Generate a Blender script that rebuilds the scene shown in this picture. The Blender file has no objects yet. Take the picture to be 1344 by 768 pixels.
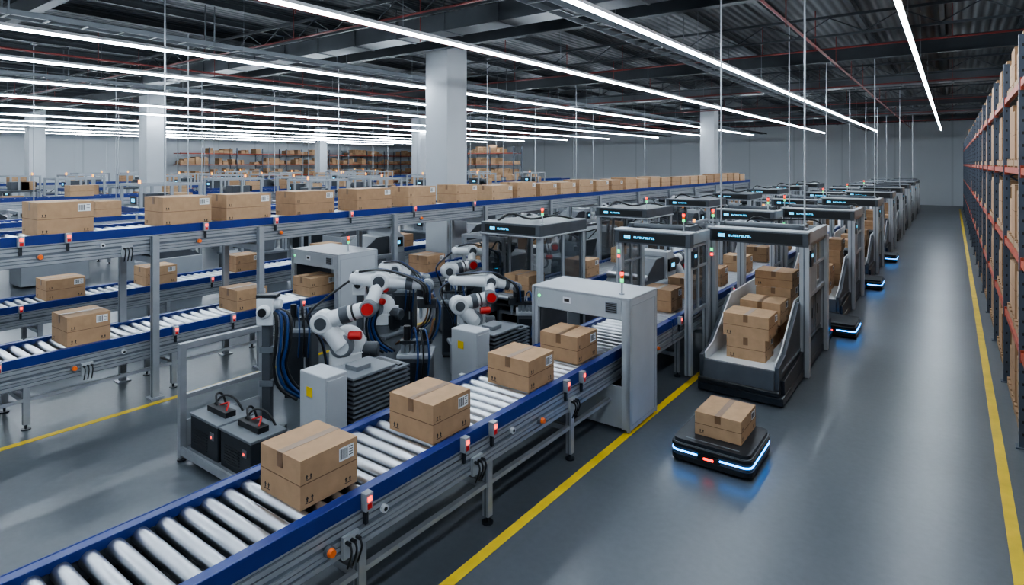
import bpy, math, random
from mathutils import Vector
random.seed(7)
scene=bpy.context.scene
COL=scene.collection
KIDS={}
try:
    scene.view_settings.look='AgX - Medium High Contrast'
except Exception as e: print(e)
# ------------------------------------------------------------------ materials
def mat(name,col,rough=.5,metal=0.0,var=0.0,scale=12,bump=0.0,emit=0.0,ecol=None,alpha=1.0,coat=0.0,stretch=None):
    m=bpy.data.materials.new(name); m.use_nodes=True
    nt=m.node_tree; b=nt.nodes['Principled BSDF']
    b.inputs['Base Color'].default_value=(*col,1)
    b.inputs['Roughness'].default_value=rough
    b.inputs['Metallic'].default_value=metal
    if coat: b.inputs['Coat Weight'].default_value=coat
    if alpha<1: b.inputs['Alpha'].default_value=alpha
    if emit:
        b.inputs['Emission Color'].default_value=(*(ecol or col),1)
        b.inputs['Emission Strength'].default_value=emit
    if var or bump:
        tc=nt.nodes.new('ShaderNodeTexCoord'); mp=nt.nodes.new('ShaderNodeMapping')
        if stretch: mp.inputs['Scale'].default_value=stretch
        nt.links.new(tc.outputs['Object'],mp.inputs['Vector'])
        n=nt.nodes.new('ShaderNodeTexNoise'); n.inputs['Scale'].default_value=scale
        n.inputs['Detail'].default_value=5
        nt.links.new(mp.outputs[0],n.inputs['Vector'])
        if var:
            r=nt.nodes.new('ShaderNodeValToRGB')
            r.color_ramp.elements[0].position=.3; r.color_ramp.elements[1].position=.7
            r.color_ramp.elements[0].color=(*[c*(1-var) for c in col],1)
            r.color_ramp.elements[1].color=(*[min(1,c*(1+var)) for c in col],1)
            nt.links.new(n.outputs['Fac'],r.inputs['Fac']); nt.links.new(r.outputs['Color'],b.inputs['Base Color'])
        if bump:
            bp=nt.nodes.new('ShaderNodeBump'); bp.inputs['Strength'].default_value=bump; bp.inputs['Distance'].default_value=.01
            nt.links.new(n.outputs['Fac'],bp.inputs['Height']); nt.links.new(bp.outputs['Normal'],b.inputs['Normal'])
    return m
ALU=mat('brushed_aluminium',(.40,.42,.45),.4,.6,.08,6)
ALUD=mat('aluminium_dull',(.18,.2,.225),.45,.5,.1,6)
STEEL=mat('roller_steel',(.50,.52,.55),.33,1.0)
DARK=mat('dark_metal',(.026,.03,.037),.4,.3,.2,5)
DARK2=mat('charcoal_panel',(.068,.077,.09),.42,.2,.12,4)
BLACK=mat('black_plastic',(.010,.011,.013),.4)
BLUE=mat('blue_powder_coat',(.009,.026,.16),.36,0,.1,5)
WHITE=mat('white_paint',(.62,.64,.66),.35,0,.04,3,coat=.2)
GREY=mat('light_grey_paint',(.37,.39,.415),.42,0,.05,3)
GREYM=mat('steel_grey_paint',(.28,.30,.325),.42,0,.05,3)
GREYD=mat('mid_grey_paint',(.15,.165,.185),.45,0,.08,3)
CARD=[mat('cardboard_a',(.375,.235,.135),.85,0,.09,9,.1),mat('cardboard_b',(.32,.195,.11),.85,0,.09,9,.1),mat('cardboard_c',(.41,.265,.155),.85,0,.09,9,.1)]
CREASE=mat('cardboard_crease',(.14,.08,.042),.9)
TAPE=mat('brown_tape',(.19,.11,.058),.35,0,.06,20)
PAPER=mat('label_paper',(.72,.73,.73),.6,0,.03,30)
INK=mat('black_ink',(.02,.017,.015),.7)
YEL=mat('yellow_floor_paint',(.64,.45,.015),.5,0,.15,3)
RED=mat('red_plastic',(.5,.015,.012),.4)
ORG=mat('orange_plastic',(.85,.16,.02),.35)
REDL=mat('red_lamp',(.9,.03,.02),.3,emit=5)
GRNL=mat('green_lamp',(.05,.8,.25),.3,emit=2)
AMBL=mat('amber_lamp',(1,.35,.05),.3,emit=3)
CYAN=mat('cyan_display',(.05,.5,.7),.3,emit=2.2,ecol=(.08,.6,1))
BLUL=mat('blue_led',(.02,.3,.8),.3,emit=12,ecol=(.01,.30,1))
GLASS=mat('tinted_glass',(.05,.065,.08),.1,0,alpha=.45)
RACKO=mat('orange_rack_beam',(.32,.055,.026),.55,0,.12,5)
RACKB=mat('blue_grey_upright',(.085,.105,.14),.45,.3,.1,5)
WOOD=mat('pallet_wood',(.30,.19,.11),.85,0,.2,6,.3,stretch=(1,8,1))
HBLUE=mat('blue_hose',(.012,.04,.14),.35)
HBRN=mat('brown_hose',(.16,.08,.04),.5)
PIPE=mat('red_pipe',(.13,.016,.015),.45,0,.1,3)
DUCT=mat('galvanised_duct',(.09,.1,.112),.45,.5,.1,2)
BEAM=mat('ceiling_steel',(.032,.038,.045),.55,.2,.15,2)
RODM=mat('rod_paint',(.34,.36,.39),.45,.2)
CONC=mat('column_paint',(.42,.44,.465),.7,0,.03,1.5,.03)
LED=mat('led_tube',(1,1,1),.4,emit=76,ecol=(.81,.91,1))
def floor_mat():
    m=bpy.data.materials.new('polished_concrete'); m.use_nodes=True; nt=m.node_tree; b=nt.nodes['Principled BSDF']
    tc=nt.nodes.new('ShaderNodeTexCoord')
    n=nt.nodes.new('ShaderNodeTexNoise'); n.inputs['Scale'].default_value=.5; n.inputs['Detail'].default_value=8
    n2=nt.nodes.new('ShaderNodeTexNoise'); n2.inputs['Scale'].default_value=14; n2.inputs['Detail'].default_value=6
    for q in (n,n2): nt.links.new(tc.outputs['Object'],q.inputs['Vector'])
    r=nt.nodes.new('ShaderNodeValToRGB'); r.color_ramp.elements[0].position=.3; r.color_ramp.elements[1].position=.72
    r.color_ramp.elements[0].color=(.072,.084,.098,1); r.color_ramp.elements[1].color=(.112,.127,.144,1)
    mx=nt.nodes.new('ShaderNodeMixRGB'); mx.blend_type='MIX'; mx.inputs[0].default_value=.35
    nt.links.new(n.outputs['Fac'],mx.inputs[1]); nt.links.new(n2.outputs['Fac'],mx.inputs[2])
    nt.links.new(mx.outputs[0],r.inputs['Fac']); nt.links.new(r.outputs['Color'],b.inputs['Base Color'])
    b.inputs['Roughness'].default_value=.31
    b.inputs['Specular IOR Level'].default_value=.62
    return m
def stripe_mat(name,c1,c2,axis,scale,rough=.6,bump=.3,metal=0,pos=.5):
    m=bpy.data.materials.new(name); m.use_nodes=True; nt=m.node_tree; b=nt.nodes['Principled BSDF']
    tc=nt.nodes.new('ShaderNodeTexCoord'); w=nt.nodes.new('ShaderNodeTexWave')
    w.bands_direction=axis; w.inputs['Scale'].default_value=scale; w.inputs['Distortion'].default_value=0
    nt.links.new(tc.outputs['Object'],w.inputs['Vector'])
    r=nt.nodes.new('ShaderNodeValToRGB'); r.color_ramp.elements[0].position=0; r.color_ramp.elements[1].position=pos
    r.color_ramp.elements[0].color=(*c2,1); r.color_ramp.elements[1].color=(*c1,1)
    nt.links.new(w.outputs['Fac'],r.inputs['Fac']); nt.links.new(r.outputs['Color'],b.inputs['Base Color'])
    b.inputs['Roughness'].default_value=rough; b.inputs['Metallic'].default_value=metal
    if bump:
        bp=nt.nodes.new('ShaderNodeBump'); bp.inputs['Strength'].default_value=bump; bp.inputs['Distance'].default_value=.04
        nt.links.new(w.outputs['Fac'],bp.inputs['Height']); nt.links.new(bp.outputs[0],b.inputs['Normal'])
    return m
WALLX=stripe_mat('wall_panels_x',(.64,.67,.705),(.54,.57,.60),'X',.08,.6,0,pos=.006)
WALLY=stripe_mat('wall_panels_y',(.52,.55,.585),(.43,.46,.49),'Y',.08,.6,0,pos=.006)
CEIL=stripe_mat('corrugated_deck',(.05,.058,.066),(.02,.024,.029),'X',1.6,.55,.6)
# ------------------------------------------------------------------ mesh builder
class MB:
    def __init__(s): s.v=[]; s.f=[]; s.m=[]; s.sm=[]
    def _add(s,vs,fs,m,smooth=False):
        o=len(s.v); s.v+=[tuple(p) for p in vs]
        for i,f in enumerate(fs):
            s.f.append(tuple(o+k for k in f)); s.m.append(m); s.sm.append(smooth if isinstance(smooth,bool) else smooth[i])
        return s
    def box(s,x0,x1,y0,y1,z0,z1,m=0):
        vs=[(x0,y0,z0),(x1,y0,z0),(x1,y1,z0),(x0,y1,z0),(x0,y0,z1),(x1,y0,z1),(x1,y1,z1),(x0,y1,z1)]
        return s._add(vs,[(0,3,2,1),(4,5,6,7),(0,1,5,4),(1,2,6,5),(2,3,7,6),(3,0,4,7)],m)
    def cyl(s,p0,p1,r0,r1=None,n=16,m=0):
        if r1 is None: r1=r0
        p0=Vector(p0); p1=Vector(p1); a=(p1-p0).normalized()
        u=a.cross(Vector((0,0,1)) if abs(a.z)<.9 else Vector((1,0,0))).normalized(); w=a.cross(u)
        vs=[]
        for p,r in ((p0,r0),(p1,r1),(p0,r0),(p1,r1)):
            for i in range(n):
                t=2*math.pi*i/n; vs.append(p+u*math.cos(t)*r+w*math.sin(t)*r)
        fs=[(i,(i+1)%n,n+(i+1)%n,n+i) for i in range(n)]; sm=[True]*n
        fs.append(tuple(range(3*n-1,2*n-1,-1))); fs.append(tuple(range(3*n,4*n))); sm+=[False,False]
        return s._add(vs,fs,m,sm)
    def sph(s,c,r,m=0,nu=16,nv=10,sc=(1,1,1)):
        vs=[]; c=Vector(c)
        for j in range(1,nv):
            ph=math.pi*j/nv
            for i in range(nu):
                t=2*math.pi*i/nu; vs.append((c.x+r*sc[0]*math.sin(ph)*math.cos(t),c.y+r*sc[1]*math.sin(ph)*math.sin(t),c.z+r*sc[2]*math.cos(ph)))
        vs.append((c.x,c.y,c.z+r*sc[2])); vs.append((c.x,c.y,c.z-r*sc[2])); T=len(vs)-2; B=T+1
        fs=[]
        for j in range(nv-2):
            for i in range(nu): fs.append((j*nu+i,(j+1)*nu+i,(j+1)*nu+(i+1)%nu,j*nu+(i+1)%nu))
        for i in range(nu):
            fs.append((T,i,(i+1)%nu)); fs.append((B,(nv-2)*nu+(i+1)%nu,(nv-2)*nu+i))
        return s._add(vs,fs,m,True)
    def prism(s,pts,axis,a0,a1,m=0):
        n=len(pts)
        ar=sum(pts[i][0]*pts[(i+1)%n][1]-pts[(i+1)%n][0]*pts[i][1] for i in range(n))
        if ar<0: pts=pts[::-1]
        def P(p,a):
            if axis=='x': return (a,p[0],p[1])
            if axis=='y': return (p[0],a,p[1])
            return (p[0],p[1],a)
        vs=[P(p,a0) for p in pts]+[P(p,a1) for p in pts]
        fs=[(i,(i+1)%n,n+(i+1)%n,n+i) for i in range(n)]+[tuple(range(n-1,-1,-1)),tuple(range(n,2*n))]
        if axis=='y': fs=[f[::-1] for f in fs]
        return s._add(vs,fs,m)
    def tube(s,pts,r,n=8,m=0,sub=6):
        P=[Vector(p) for p in pts]; P=[P[0]*2-P[1]]+P+[P[-1]*2-P[-2]]; C=[]
        for i in range(1,len(P)-2):
            for k in range(sub):
                t=k/sub; a,b,c,d=P[i-1],P[i],P[i+1],P[i+2]
                C.append(.5*((2*b)+(c-a)*t+(2*a-5*b+4*c-d)*t*t+(3*b-a-3*c+d)*t**3))
        C.append(P[-2]); vs=[]; u=None
        for i,c in enumerate(C):
            a=(C[min(i+1,len(C)-1)]-C[max(i-1,0)]).normalized()
            if u is None: u=a.cross(Vector((.31,.2,.93))).normalized()
            u=(u-a*u.dot(a)).normalized(); w=a.cross(u)
            for k in range(n):
                t=2*math.pi*k/n; vs.append(c+u*math.cos(t)*r+w*math.sin(t)*r)
        fs=[]
        for i in range(len(C)-1):
            for k in range(n): fs.append((i*n+k,i*n+(k+1)%n,(i+1)*n+(k+1)%n,(i+1)*n+k))
        fs.append(tuple(range(n-1,-1,-1))); L=(len(C)-1)*n; fs.append(tuple(range(L,L+n)))
        return s._add(vs,fs,m,True)
    def mesh(s,name,mats):
        me=bpy.data.meshes.new(name); me.from_pydata(s.v,[],s.f)
        for x in mats: me.materials.append(x)
        me.polygons.foreach_set('material_index',s.m); me.polygons.foreach_set('use_smooth',s.sm); me.update()
        return me
def meta(o,label=None,category=None,group=None,kind=None):
    if label: o['label']=label
    if category: o['category']=category
    if group: o['group']=group
    if kind: o['kind']=kind
def obj(name,mb,mats,parent=None,loc=(0,0,0),bevel=0,rz=0,**k):
    me=mb.mesh(name,mats if isinstance(mats,(list,tuple)) else [mats]) if isinstance(mb,MB) else mb
    o=bpy.data.objects.new(name,me); COL.objects.link(o); o.location=loc; o.rotation_euler=(0,0,rz)
    if parent: o.parent=parent; KIDS.setdefault(parent.name,[]).append(o)
    if bevel:
        b=o.modifiers.new('bevel','BEVEL'); b.width=bevel; b.segments=2; b.limit_method='ANGLE'
    meta(o,**k); return o
def root(name,loc,rz=0,**k):
    o=bpy.data.objects.new(name,None); o.empty_display_size=.2; COL.objects.link(o); o.location=loc; o.rotation_euler=(0,0,rz); meta(o,**k); return o
def clone(o,loc,rz=None,parent=None,label=None):
    n=o.copy(); COL.objects.link(n)
    if parent is not None: n.parent=parent; KIDS.setdefault(parent.name,[]).append(n)
    else:
        n.location=loc
        if rz is not None: n.rotation_euler=(0,0,rz)
    if label: n['label']=label
    for c in KIDS.get(o.name,[]): clone(c,None,parent=n)
    return n
B=lambda *a,**k: MB().box(*a,**k)
# ------------------------------------------------------------------ room
XW,XE,YS,YN,ZC=-60,2.6,-5,60,7.0
S=dict(kind='structure')
obj('floor',B(XW,XE,YS,YN,-.2,0),floor_mat(),**S)
obj('ceiling',B(XW,XE,YS,YN,ZC,ZC+.2),CEIL,**S)
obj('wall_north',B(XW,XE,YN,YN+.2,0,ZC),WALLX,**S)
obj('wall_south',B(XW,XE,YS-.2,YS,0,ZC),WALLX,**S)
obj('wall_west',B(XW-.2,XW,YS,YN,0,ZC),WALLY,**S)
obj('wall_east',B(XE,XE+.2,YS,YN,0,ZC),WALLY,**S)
for i,(x,w) in enumerate(((-3.29,.10),(.45,.10),(-9.12,.10))):
    obj('floor_line',B(x-w/2,x+w/2,-4.5,56,.0,.004),YEL,label='yellow painted safety line on the grey concrete floor',category='floor marking',group='yellow floor lines')
for (x,y) in ((-11.75,12.8),(-11.75,36.0),(-29.8,12.5),(-46.0,12.5),(-29.4,29.4),(-49.5,36)):
    mb=B(-.42,.42,-.42,.42,0,ZC)
    mb.box(-.46,.46,-.46,.46,0,.25)
    obj('column',mb,CONC,loc=(x,y,0),bevel=.015,label='square light grey painted concrete column',category='column',group='concrete columns')
def ibeam(axis,a0,a1,c,z0,z1,w):
    t=.03; mb=MB(); pr=[(c-w,z0),(c+w,z0),(c+w,z0+t),(c+.02,z0+t),(c+.02,z1-t),(c+w,z1-t),(c+w,z1),(c-w,z1),(c-w,z1-t),(c-.02,z1-t),(c-.02,z0+t),(c-w,z0+t)]
    return mb.prism(pr,axis,a0,a1)
for y in (4,11.6,20,28,37.2,44,52):
    obj('ceiling_beam',ibeam('x',XW,XE,y,6.42,6.84,.1),BEAM,label='dark steel roof girder under the corrugated deck',category='beam',group='roof girders')
x=XE-1.2
while x>XW:
    obj('ceiling_purlin',ibeam('y',YS,YN,x,6.845,7.0,.05),BEAM,label='slim dark steel roof purlin',category='beam',group='roof purlins'); x-=1.6
for y in (0,8.6,15.6,24,32.6,40.4,48):
    mb=MB().box(XW,XE,y-.025,y+.025,6.35,6.4).box(XW,XE,y-.025,y+.025,6.78,6.84)
    x=XW+.3; s=0
    while x<XE-.8:
        mb.cyl((x,y,6.4 if s else 6.78),(x+.7,y,6.78 if s else 6.4),.014,n=5); x+=.7; s=1-s
    obj('roof_truss',mb,BEAM,label='light open-web steel roof truss',category='truss',group='roof trusses')
for (x,y0,y1) in ((-2.6,-4,56),(-9.4,-4,56),(-18.2,-4,56),(-32,-4,56)):
    mb=MB().cyl((x,y0,6.16),(x,y1,6.16),.028,n=10)
    y=y0+1
    while y<y1: mb.cyl((x,y,6.995),(x,y,6.07),.012,n=6); y+=3.1
    obj('sprinkler_pipe',mb,PIPE,label='red sprinkler pipe running below the roof girders',category='pipe',group='sprinkler pipes')
for y in (8,16.5,24.8,32,39.6,47.2):
    mb=MB().cyl((-45,y,6.22),(XE-.1,y,6.22),.022,n=8)
    x=-44
    while x<XE: mb.cyl((x,y,6.995),(x,y,6.2),.01,n=6); x+=4
    obj('sprinkler_pipe',mb,PIPE,label='thin red sprinkler branch pipe across the hall',category='pipe',group='sprinkler pipes')
for (y,z) in ((10,6.5),(26,6.45),(42,6.45)):
    mb=B(-24,XE-.1,y-.3,y+.3,z-.18,z+.2)
    x=-24
    while x<XE-.2: mb.box(x,x+.05,y-.33,y+.33,z-.2,z+.22); mb.box(x+.01,x+.04,y-.33,y-.31,z+.22,6.995); x+=1.5
    obj('ventilation_duct',mb,DUCT,label='rectangular galvanised ventilation duct under the roof',category='duct',group='ventilation ducts')
for x in (-5.4,-13.4,-22.2):
    mb=MB()
    mb.box(x-.2,x-.18,-4,56,6.0,6.1); mb.box(x+.18,x+.2,-4,56,6.0,6.1)
    y=-4; k=0
    while y<56:
        mb.box(x-.2,x+.2,y,y+.04,6.0,6.02)
        if k%6==0: mb.box(x-.21,x-.2,y,y+.03,6.0,6.995); mb.box(x+.2,x+.21,y,y+.03,6.0,6.995)
        y+=.6; k+=1
    obj('cable_tray',mb,DUCT,label='ladder-type metal cable tray below the roof',category='cable tray',group='cable trays')
WIRE=MB().cyl((0,0,.08),(0,0,1.395),.005,n=6).mesh('suspension_wire',[ALUD])
for i,x in enumerate((-.6,-4.15,-7.4,-12.32,-15.9,-20.0,-24.6,-28.9,-33.8,-38.4,-43,-47.6,-52.4)):
    r=root('linear_light',(x,0,5.6),label='long suspended linear LED light fixture, cool white',category='light fixture',group='linear ceiling lights')
    obj('lamp_housing',B(-.036,.036,-4,48,.02,.075),WHITE,r)
    obj('led_diffuser',B(-.029,.029,-4,48,-.02,.019),LED,r,label='glowing white diffuser')
    y=-3
    while y<48: obj('suspension_wire',WIRE,None,r,loc=(0,y,0)); y+=5
# ------------------------------------------------------------------ cartons
CM={}
def carton_mesh(w,d,h,s):
    k=(w,d,h,s)
    if k in CM: return CM[k]
    mb=B(-w/2,w/2,-d/2,d/2,0,h)
    e=.0012; z=h*.5
    mb.box(-w/2-e,w/2+e,-d/2-e,d/2+e,z-.003,z+.003,1)
    mb.box(-.004,.004,-d/2-.0005,d/2+.0005,h-.001,h+.0008,1)
    body=mb.mesh('cardboard_box',[CARD[s],CREASE])
    t=.034; f=min(.11,h*.33)
    tp=B(-t,t,-d/2-.002,d/2+.002,h,h+.002); tp.box(-t,t,-d/2-.003,-d/2,h-f,h+.002); tp.box(-t,t,d/2,d/2+.003,h-f,h+.002)
    tape=tp.mesh('packing_tape',[TAPE])
    X=w/2+.001; lw=min(.15,d*.27); lh=min(.10,h*.33); y1=d/2-.035; y0=y1-lw; zt=h-.035; zb=zt-lh
    lb=B(X,X+.002,y0,y1,zb,zt,0)
    yy=y0+.01; i=0
    ws=(.003,.006,.003,.009,.005,.003,.008,.003,.005,.009,.003)
    while yy<y0+lw*.55: 
        q=ws[i%11]; lb.box(X+.002,X+.0028,yy,yy+q,zb+.012,zt-.012,1); yy+=q+.005; i+=1
    for k2 in range(4): lb.box(X+.002,X+.0028,y0+lw*.66,y1-.01,zt-.018-k2*lh*.2,zt-.012-k2*lh*.2,1)
    label=lb.mesh('shipping_label',[PAPER,INK])
    mk=MB()
    def arrows(face,a,zb,s):
        def pr(pts,m=0):
            if face=='x': mk.prism([(a+p[0]*s,zb+p[1]*s) for p in pts],'x',X,X+.001)
            else: mk.prism([(a+p[0]*s,zb+p[1]*s) for p in pts],'y',-d/2-.002,-d/2-.001)
        for o in (0,.75):
            pr([(o+.18,.2),(o+.38,.2),(o+.38,.6),(o+.5,.6),(o+.28,.95),(o+.06,.6),(o+.18,.6)])
        pr([(0,0),(1.3,0),(1.3,.1),(0,.1)])
    sc=min(.055,h*.17)
    arrows('x',-d/2+.04,.03,sc); arrows('y',-w/2+.05,.03,sc)
    arrows('x',-d/2+.04,h*.56,sc*.8); arrows('x',d/2-.12,.03,sc*.9)
    marks=mk.mesh('printed_marks',[INK])
    CM[k]=(body,tape,label,marks); return CM[k]
NC=[0]
def carton(x,y,z,w,d,h,rz=0,lab='brown cardboard box with tape, shipping label and barcode',group='cardboard boxes',detail=True,s=None):
    if s is None: s=random.randrange(3)
    bm=carton_mesh(w,d,h,s); NC[0]+=1
    o=obj('cardboard_box',bm[0],None,loc=(x,y,z),rz=rz,label=lab,category='box',group=group)
    if detail:
        for n,me in (('packing_tape',bm[1]),('shipping_label',bm[2]),('printed_marks',bm[3])): obj(n,me,None,o)
    return o
# ------------------------------------------------------------------ conveyors
RM={}
def sensor(parent,kind,side,w,y,z):
    s=side; X=w
    def bx(mb,a0,a1,*r,m=0): mb.box(min(s*a0,s*a1),max(s*a0,s*a1),*r,m) ; return mb
    if kind=='box':
        p=obj('photo_sensor',bx(bx(MB(),X,X+.06,y-.035,y+.035,z-.09,z+.04),X,X+.03,y-.015,y+.015,z-.2,z-.09,m=1),[GREYM,DARK],parent,bevel=.004)
        obj('indicator_lamp',bx(MB(),X+.06,X+.065,y-.018,y+.018,z-.02,z+.015),REDL,p,label='small glowing red lamp')
        obj('reflector_lens',bx(MB(),X+.06,X+.063,y-.02,y+.02,z-.075,z-.035),RED,p)
    elif kind=='knob':
        p=obj('emergency_stop',MB().cyl((s*X,y,z-.24),(s*(X+.03),y,z-.24),.04,n=16),[GREYD],parent)
        obj('stop_button',MB().cyl((s*(X+.03),y,z-.24),(s*(X+.06),y,z-.24),.032,.026,n=16),ORG,p,label='orange push button')
    elif kind=='plug':
        mb=MB(); bx(mb,X,X+.03,y-.07,y+.07,z-.36,z-.2,m=1)
        for q in (-.045,0,.045): mb.cyl((s*(X+.03),y+q,z-.24),(s*(X+.07),y+q,z-.24),.014,n=8); mb.tube([(s*(X+.07),y+q,z-.24),(s*(X+.085),y+q,z-.3),(s*(X+.04),y+q,z-.42)],.008,6)
        obj('cable_connector',mb,[BLACK,GREY],parent)
    elif kind=='eye':
        p=obj('round_sensor',MB().cyl((s*X,y,z-.17),(s*(X+.03),y,z-.17),.03,n=16),[WHITE],parent)
        obj('sensor_lens',MB().cyl((s*(X+.03),y,z-.17),(s*(X+.034),y,z-.17),.016,n=12),BLACK,p)
def conveyor(x0,x1,y0,y1,z,label,group='roller conveyors',pitch=.15,rr=.055,legs=(),legp=1.52,rollers=True,sensors=(),leg_z=True,tall=False,rollsolo=True,roll_to=None):
    w=(x1-x0)/2; L=y1-y0
    r=root('roller_conveyor',((x0+x1)/2,y0,0),label=label,category='conveyor',group=group)
    for s in (-1,1):
        def bx(mb,a0,a1,z0,z1,m=0): mb.box(min(s*a0,s*a1),max(s*a0,s*a1),0,L,z0,z1,m)
        g=MB(); bx(g,w-.09,w,z-.035,z+.03); bx(g,w-.012,w+.004,z-.085,z+.034)
        obj('edge_guard',g,BLUE,r,bevel=.004 if L<16 else 0,label='blue edge guard strip')
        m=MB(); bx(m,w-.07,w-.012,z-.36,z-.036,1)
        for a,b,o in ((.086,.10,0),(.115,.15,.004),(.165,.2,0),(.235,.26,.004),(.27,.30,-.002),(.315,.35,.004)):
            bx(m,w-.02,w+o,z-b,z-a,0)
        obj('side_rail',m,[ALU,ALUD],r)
    obj('drive_or_shade_cover',B(-w+.1,w-.1,0.02,L-.02,z-.2,z-.17),BLACK,r)  # black sheet added to paint the shaded void between the rollers
    key=round(w,3),rr
    if key not in RM:
        mb=MB().cyl((-w+.085,0,0),(w-.085,0,0),rr,n=32); mb.cyl((-w+.07,0,0),(w-.07,0,0),.012,n=6)
        RM[key]=mb.mesh('roller',[STEEL])
    n=int(L/pitch)
    if rollers:
        if rollsolo and n<=100:
            for i in range(n): obj('roller',RM[key],None,r,loc=(0,pitch*(i+.5),z-rr))
        else:
            mb=MB()
            for i in range(n): mb.cyl((-w+.085,pitch*(i+.5),z-rr),(w-.085,pitch*(i+.5),z-rr),rr,n=12)
            obj('roller',mb,STEEL,r,kind='stuff',label='row of steel rollers')
    ly=list(legs)
    if not ly:
        q=.3
        while q<L: ly.append(q); q+=legp
    if leg_z:
        for q in ly:
            for s in (-1,1):
                xx=s*(w-.05); t=.035
                lg=obj('leg',B(xx-t,xx+t,q-t,q+t,.07,z-.33).box(xx-t*.3,xx+t*.3,q-t-.002,q+t+.002,.07,z-.33,1),[ALU,ALUD],r)
                obj('foot',MB().cyl((xx,q,0),(xx,q,.015),.055,n=14).cyl((xx,q,.015),(xx,q,.07),.016,n=8),DARK,lg)
            obj('cross_brace',B(-w+.08,w-.08,q-.025,q+.025,.32,.38).box(-w+.08,w-.08,q-.03,q+.03,z-.42,z-.36),ALU,r)
        if tall and len(ly)>1:
            obj('stretcher_bar',B(w-.075,w-.025,ly[0],ly[-1],.36,.4),ALU,r)
    for (k,sd,yy) in sensors: sensor(r,k,sd,w+.004,yy-y0,z)
    return r
SN=[('knob',1,2.6),('plug',1,2.78),('box',1,2.92),('eye',1,3.1),('box',1,4.02),('box',1,4.42),('plug',1,4.2),('eye',1,4.75),('knob',1,5.25),('box',1,5.75),('plug',1,5.9),('box',1,6.1),('box',-1,3.2),('box',-1,5.2),('eye',1,1.9),('box',1,8.1),('knob',1,8.3)]
conveyor(-4.5,-3.5,.2,8.95,.95,'grey aluminium roller conveyor with blue edges and steel rollers carrying boxes',legs=[1.2,2.72,4.24,5.76,7.9],sensors=SN,tall=True)
conveyor(-4.5,-3.5,9,20,.95,'roller conveyor with blue edges running on through the gantries',sensors=[('box',1,9.2),('box',1,12)])
conveyor(-4.5,-3.5,20.05,46,.95,'long roller conveyor with blue edges in the packing line',rollsolo=False,legp=2.5)
SL=[(k,1,y) for k,y in (('box',2.2),('knob',3.0),('plug',3.15),('eye',3.6),('box',4.3),('box',5.2),('knob',6.2),('box',6.5))]
conveyor(-10.5,-9.5,-.5,9,.9,'lower-tier roller conveyor with blue edges below a raised conveyor',sensors=SL,legs=[1.2,3.0,4.8,6.6,8.8],tall=True)
conveyor(-10.5,-9.5,9.05,24,.9,'lower-tier roller conveyor continuing past the scanning tunnel',legp=2.4)
conveyor(-10.5,-9.5,24.05,40,.9,'far stretch of lower-tier roller conveyor',rollsolo=False,legp=3)
conveyor(-14.3,-13.3,-1,14,.85,'roller conveyor with blue edges carrying small boxes',legp=2.2,sensors=[('box',1,3.4),('knob',1,5),('box',1,6.8)])
conveyor(-14.3,-13.3,14.05,40,.85,'long roller conveyor with blue edges',rollsolo=False,legp=3)
conveyor(-7.1,-6.1,8.9,22,.95,'roller conveyor running under the dark sorting cabinets',legp=2.4)
conveyor(-7.1,-6.1,22.05,44,.95,'far roller conveyor under sorting cabinets',rollsolo=False,legp=3)
def raised(x0,x1,y0,y1,z,label,posts,sens=()):
    r=conveyor(x0,x1,y0,y1,z,label,group='raised conveyors',rollers=True,rollsolo=False,leg_z=False,sensors=sens)
    w=(x1-x0)/2
    for q in posts:
        for s in (-1,1):
            xx=s*(w+.06)
            obj('support_post',B(xx-.045,xx+.045,q-y0-.045,q-y0+.045,.02,z-.1).box(xx-.09,xx+.09,q-y0-.09,q-y0+.09,0,.02).box(xx-.015,xx+.015,q-y0-.048,q-y0+.048,.02,z-.1,1),[ALU,ALUD],r)
        obj('cross_beam',B(-w-.02,w+.02,q-y0-.04,q-y0+.04,z-.5,z-.4),ALU,r)
    return r
ZU=2.45
raised(-10.4,-9.4,0,36,ZU,'raised two-tier conveyor with deep blue edges carrying large boxes',[1.4,3.95,5.6,8.6,11.6,14.6,17.6,20.6,23.6,26.6,29.6,32.6,35.6],
   [('box',1,2.4),('knob',1,2.6),('box',1,2.9),('plug',1,3.6),('knob',1,4.6),('box',1,4.7),('box',1,5.9),('knob',1,6.0),('box',1,7.5),('eye',1,3.3),('box',1,9.2),('knob',1,9.4),('box',1,11.2)])
raised(-18.6,-17.6,-3,40,2.0,'raised conveyor with blue edges behind the first line',[0,4,8,12,16,20,24,28,32,36,39])
for (x,z,ya,yb) in ((-23,1.3,0,46),(-27.4,2.1,2,46),(-36,1.4,6,42),(-44,2.2,8,52)):
    conveyor(x-1,x,ya,yb,z,'long far roller conveyor with blue edges',rollsolo=False,legp=4,pitch=.35)
# ------------------------------------------------------------------ cartons on conveyors
g='boxes on the front conveyor'
carton(-3.95,2.77,.95,.50,.50,.35,lab='brown cardboard box with tape on the steel rollers',group=g,s=0)
carton(-3.92,4.05,.95,.55,.50,.34,lab='brown cardboard box with barcode label on steel rollers',group=g,s=0)
carton(-3.93,5.52,.95,.56,.50,.33,lab='brown cardboard box with barcode label on steel rollers',group=g,s=0)
carton(-3.95,6.60,.95,.54,.50,.33,lab='brown cardboard box entering the grey scanning tunnel',group=g,s=0)
for y in (9.72,10.9,12.3,14.2,16.0,18.4,21,24,27,31,35,40): carton(-3.98,y,.95,.52,.5,.36,group=g,detail=y<20)
g='boxes on the raised conveyor'
U=[(2.62,3.25),(4.15,4.88),(5.13,5.92),(6.4,7.25),(7.8,8.7),(9.2,10.05),(10.75,11.55)]
for a,b in U: carton(-9.86,(a+b)/2,ZU,.62,round(b-a,2),.44,lab='large brown cardboard box on the raised blue-edged conveyor',group=g)
y=12.6
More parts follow.
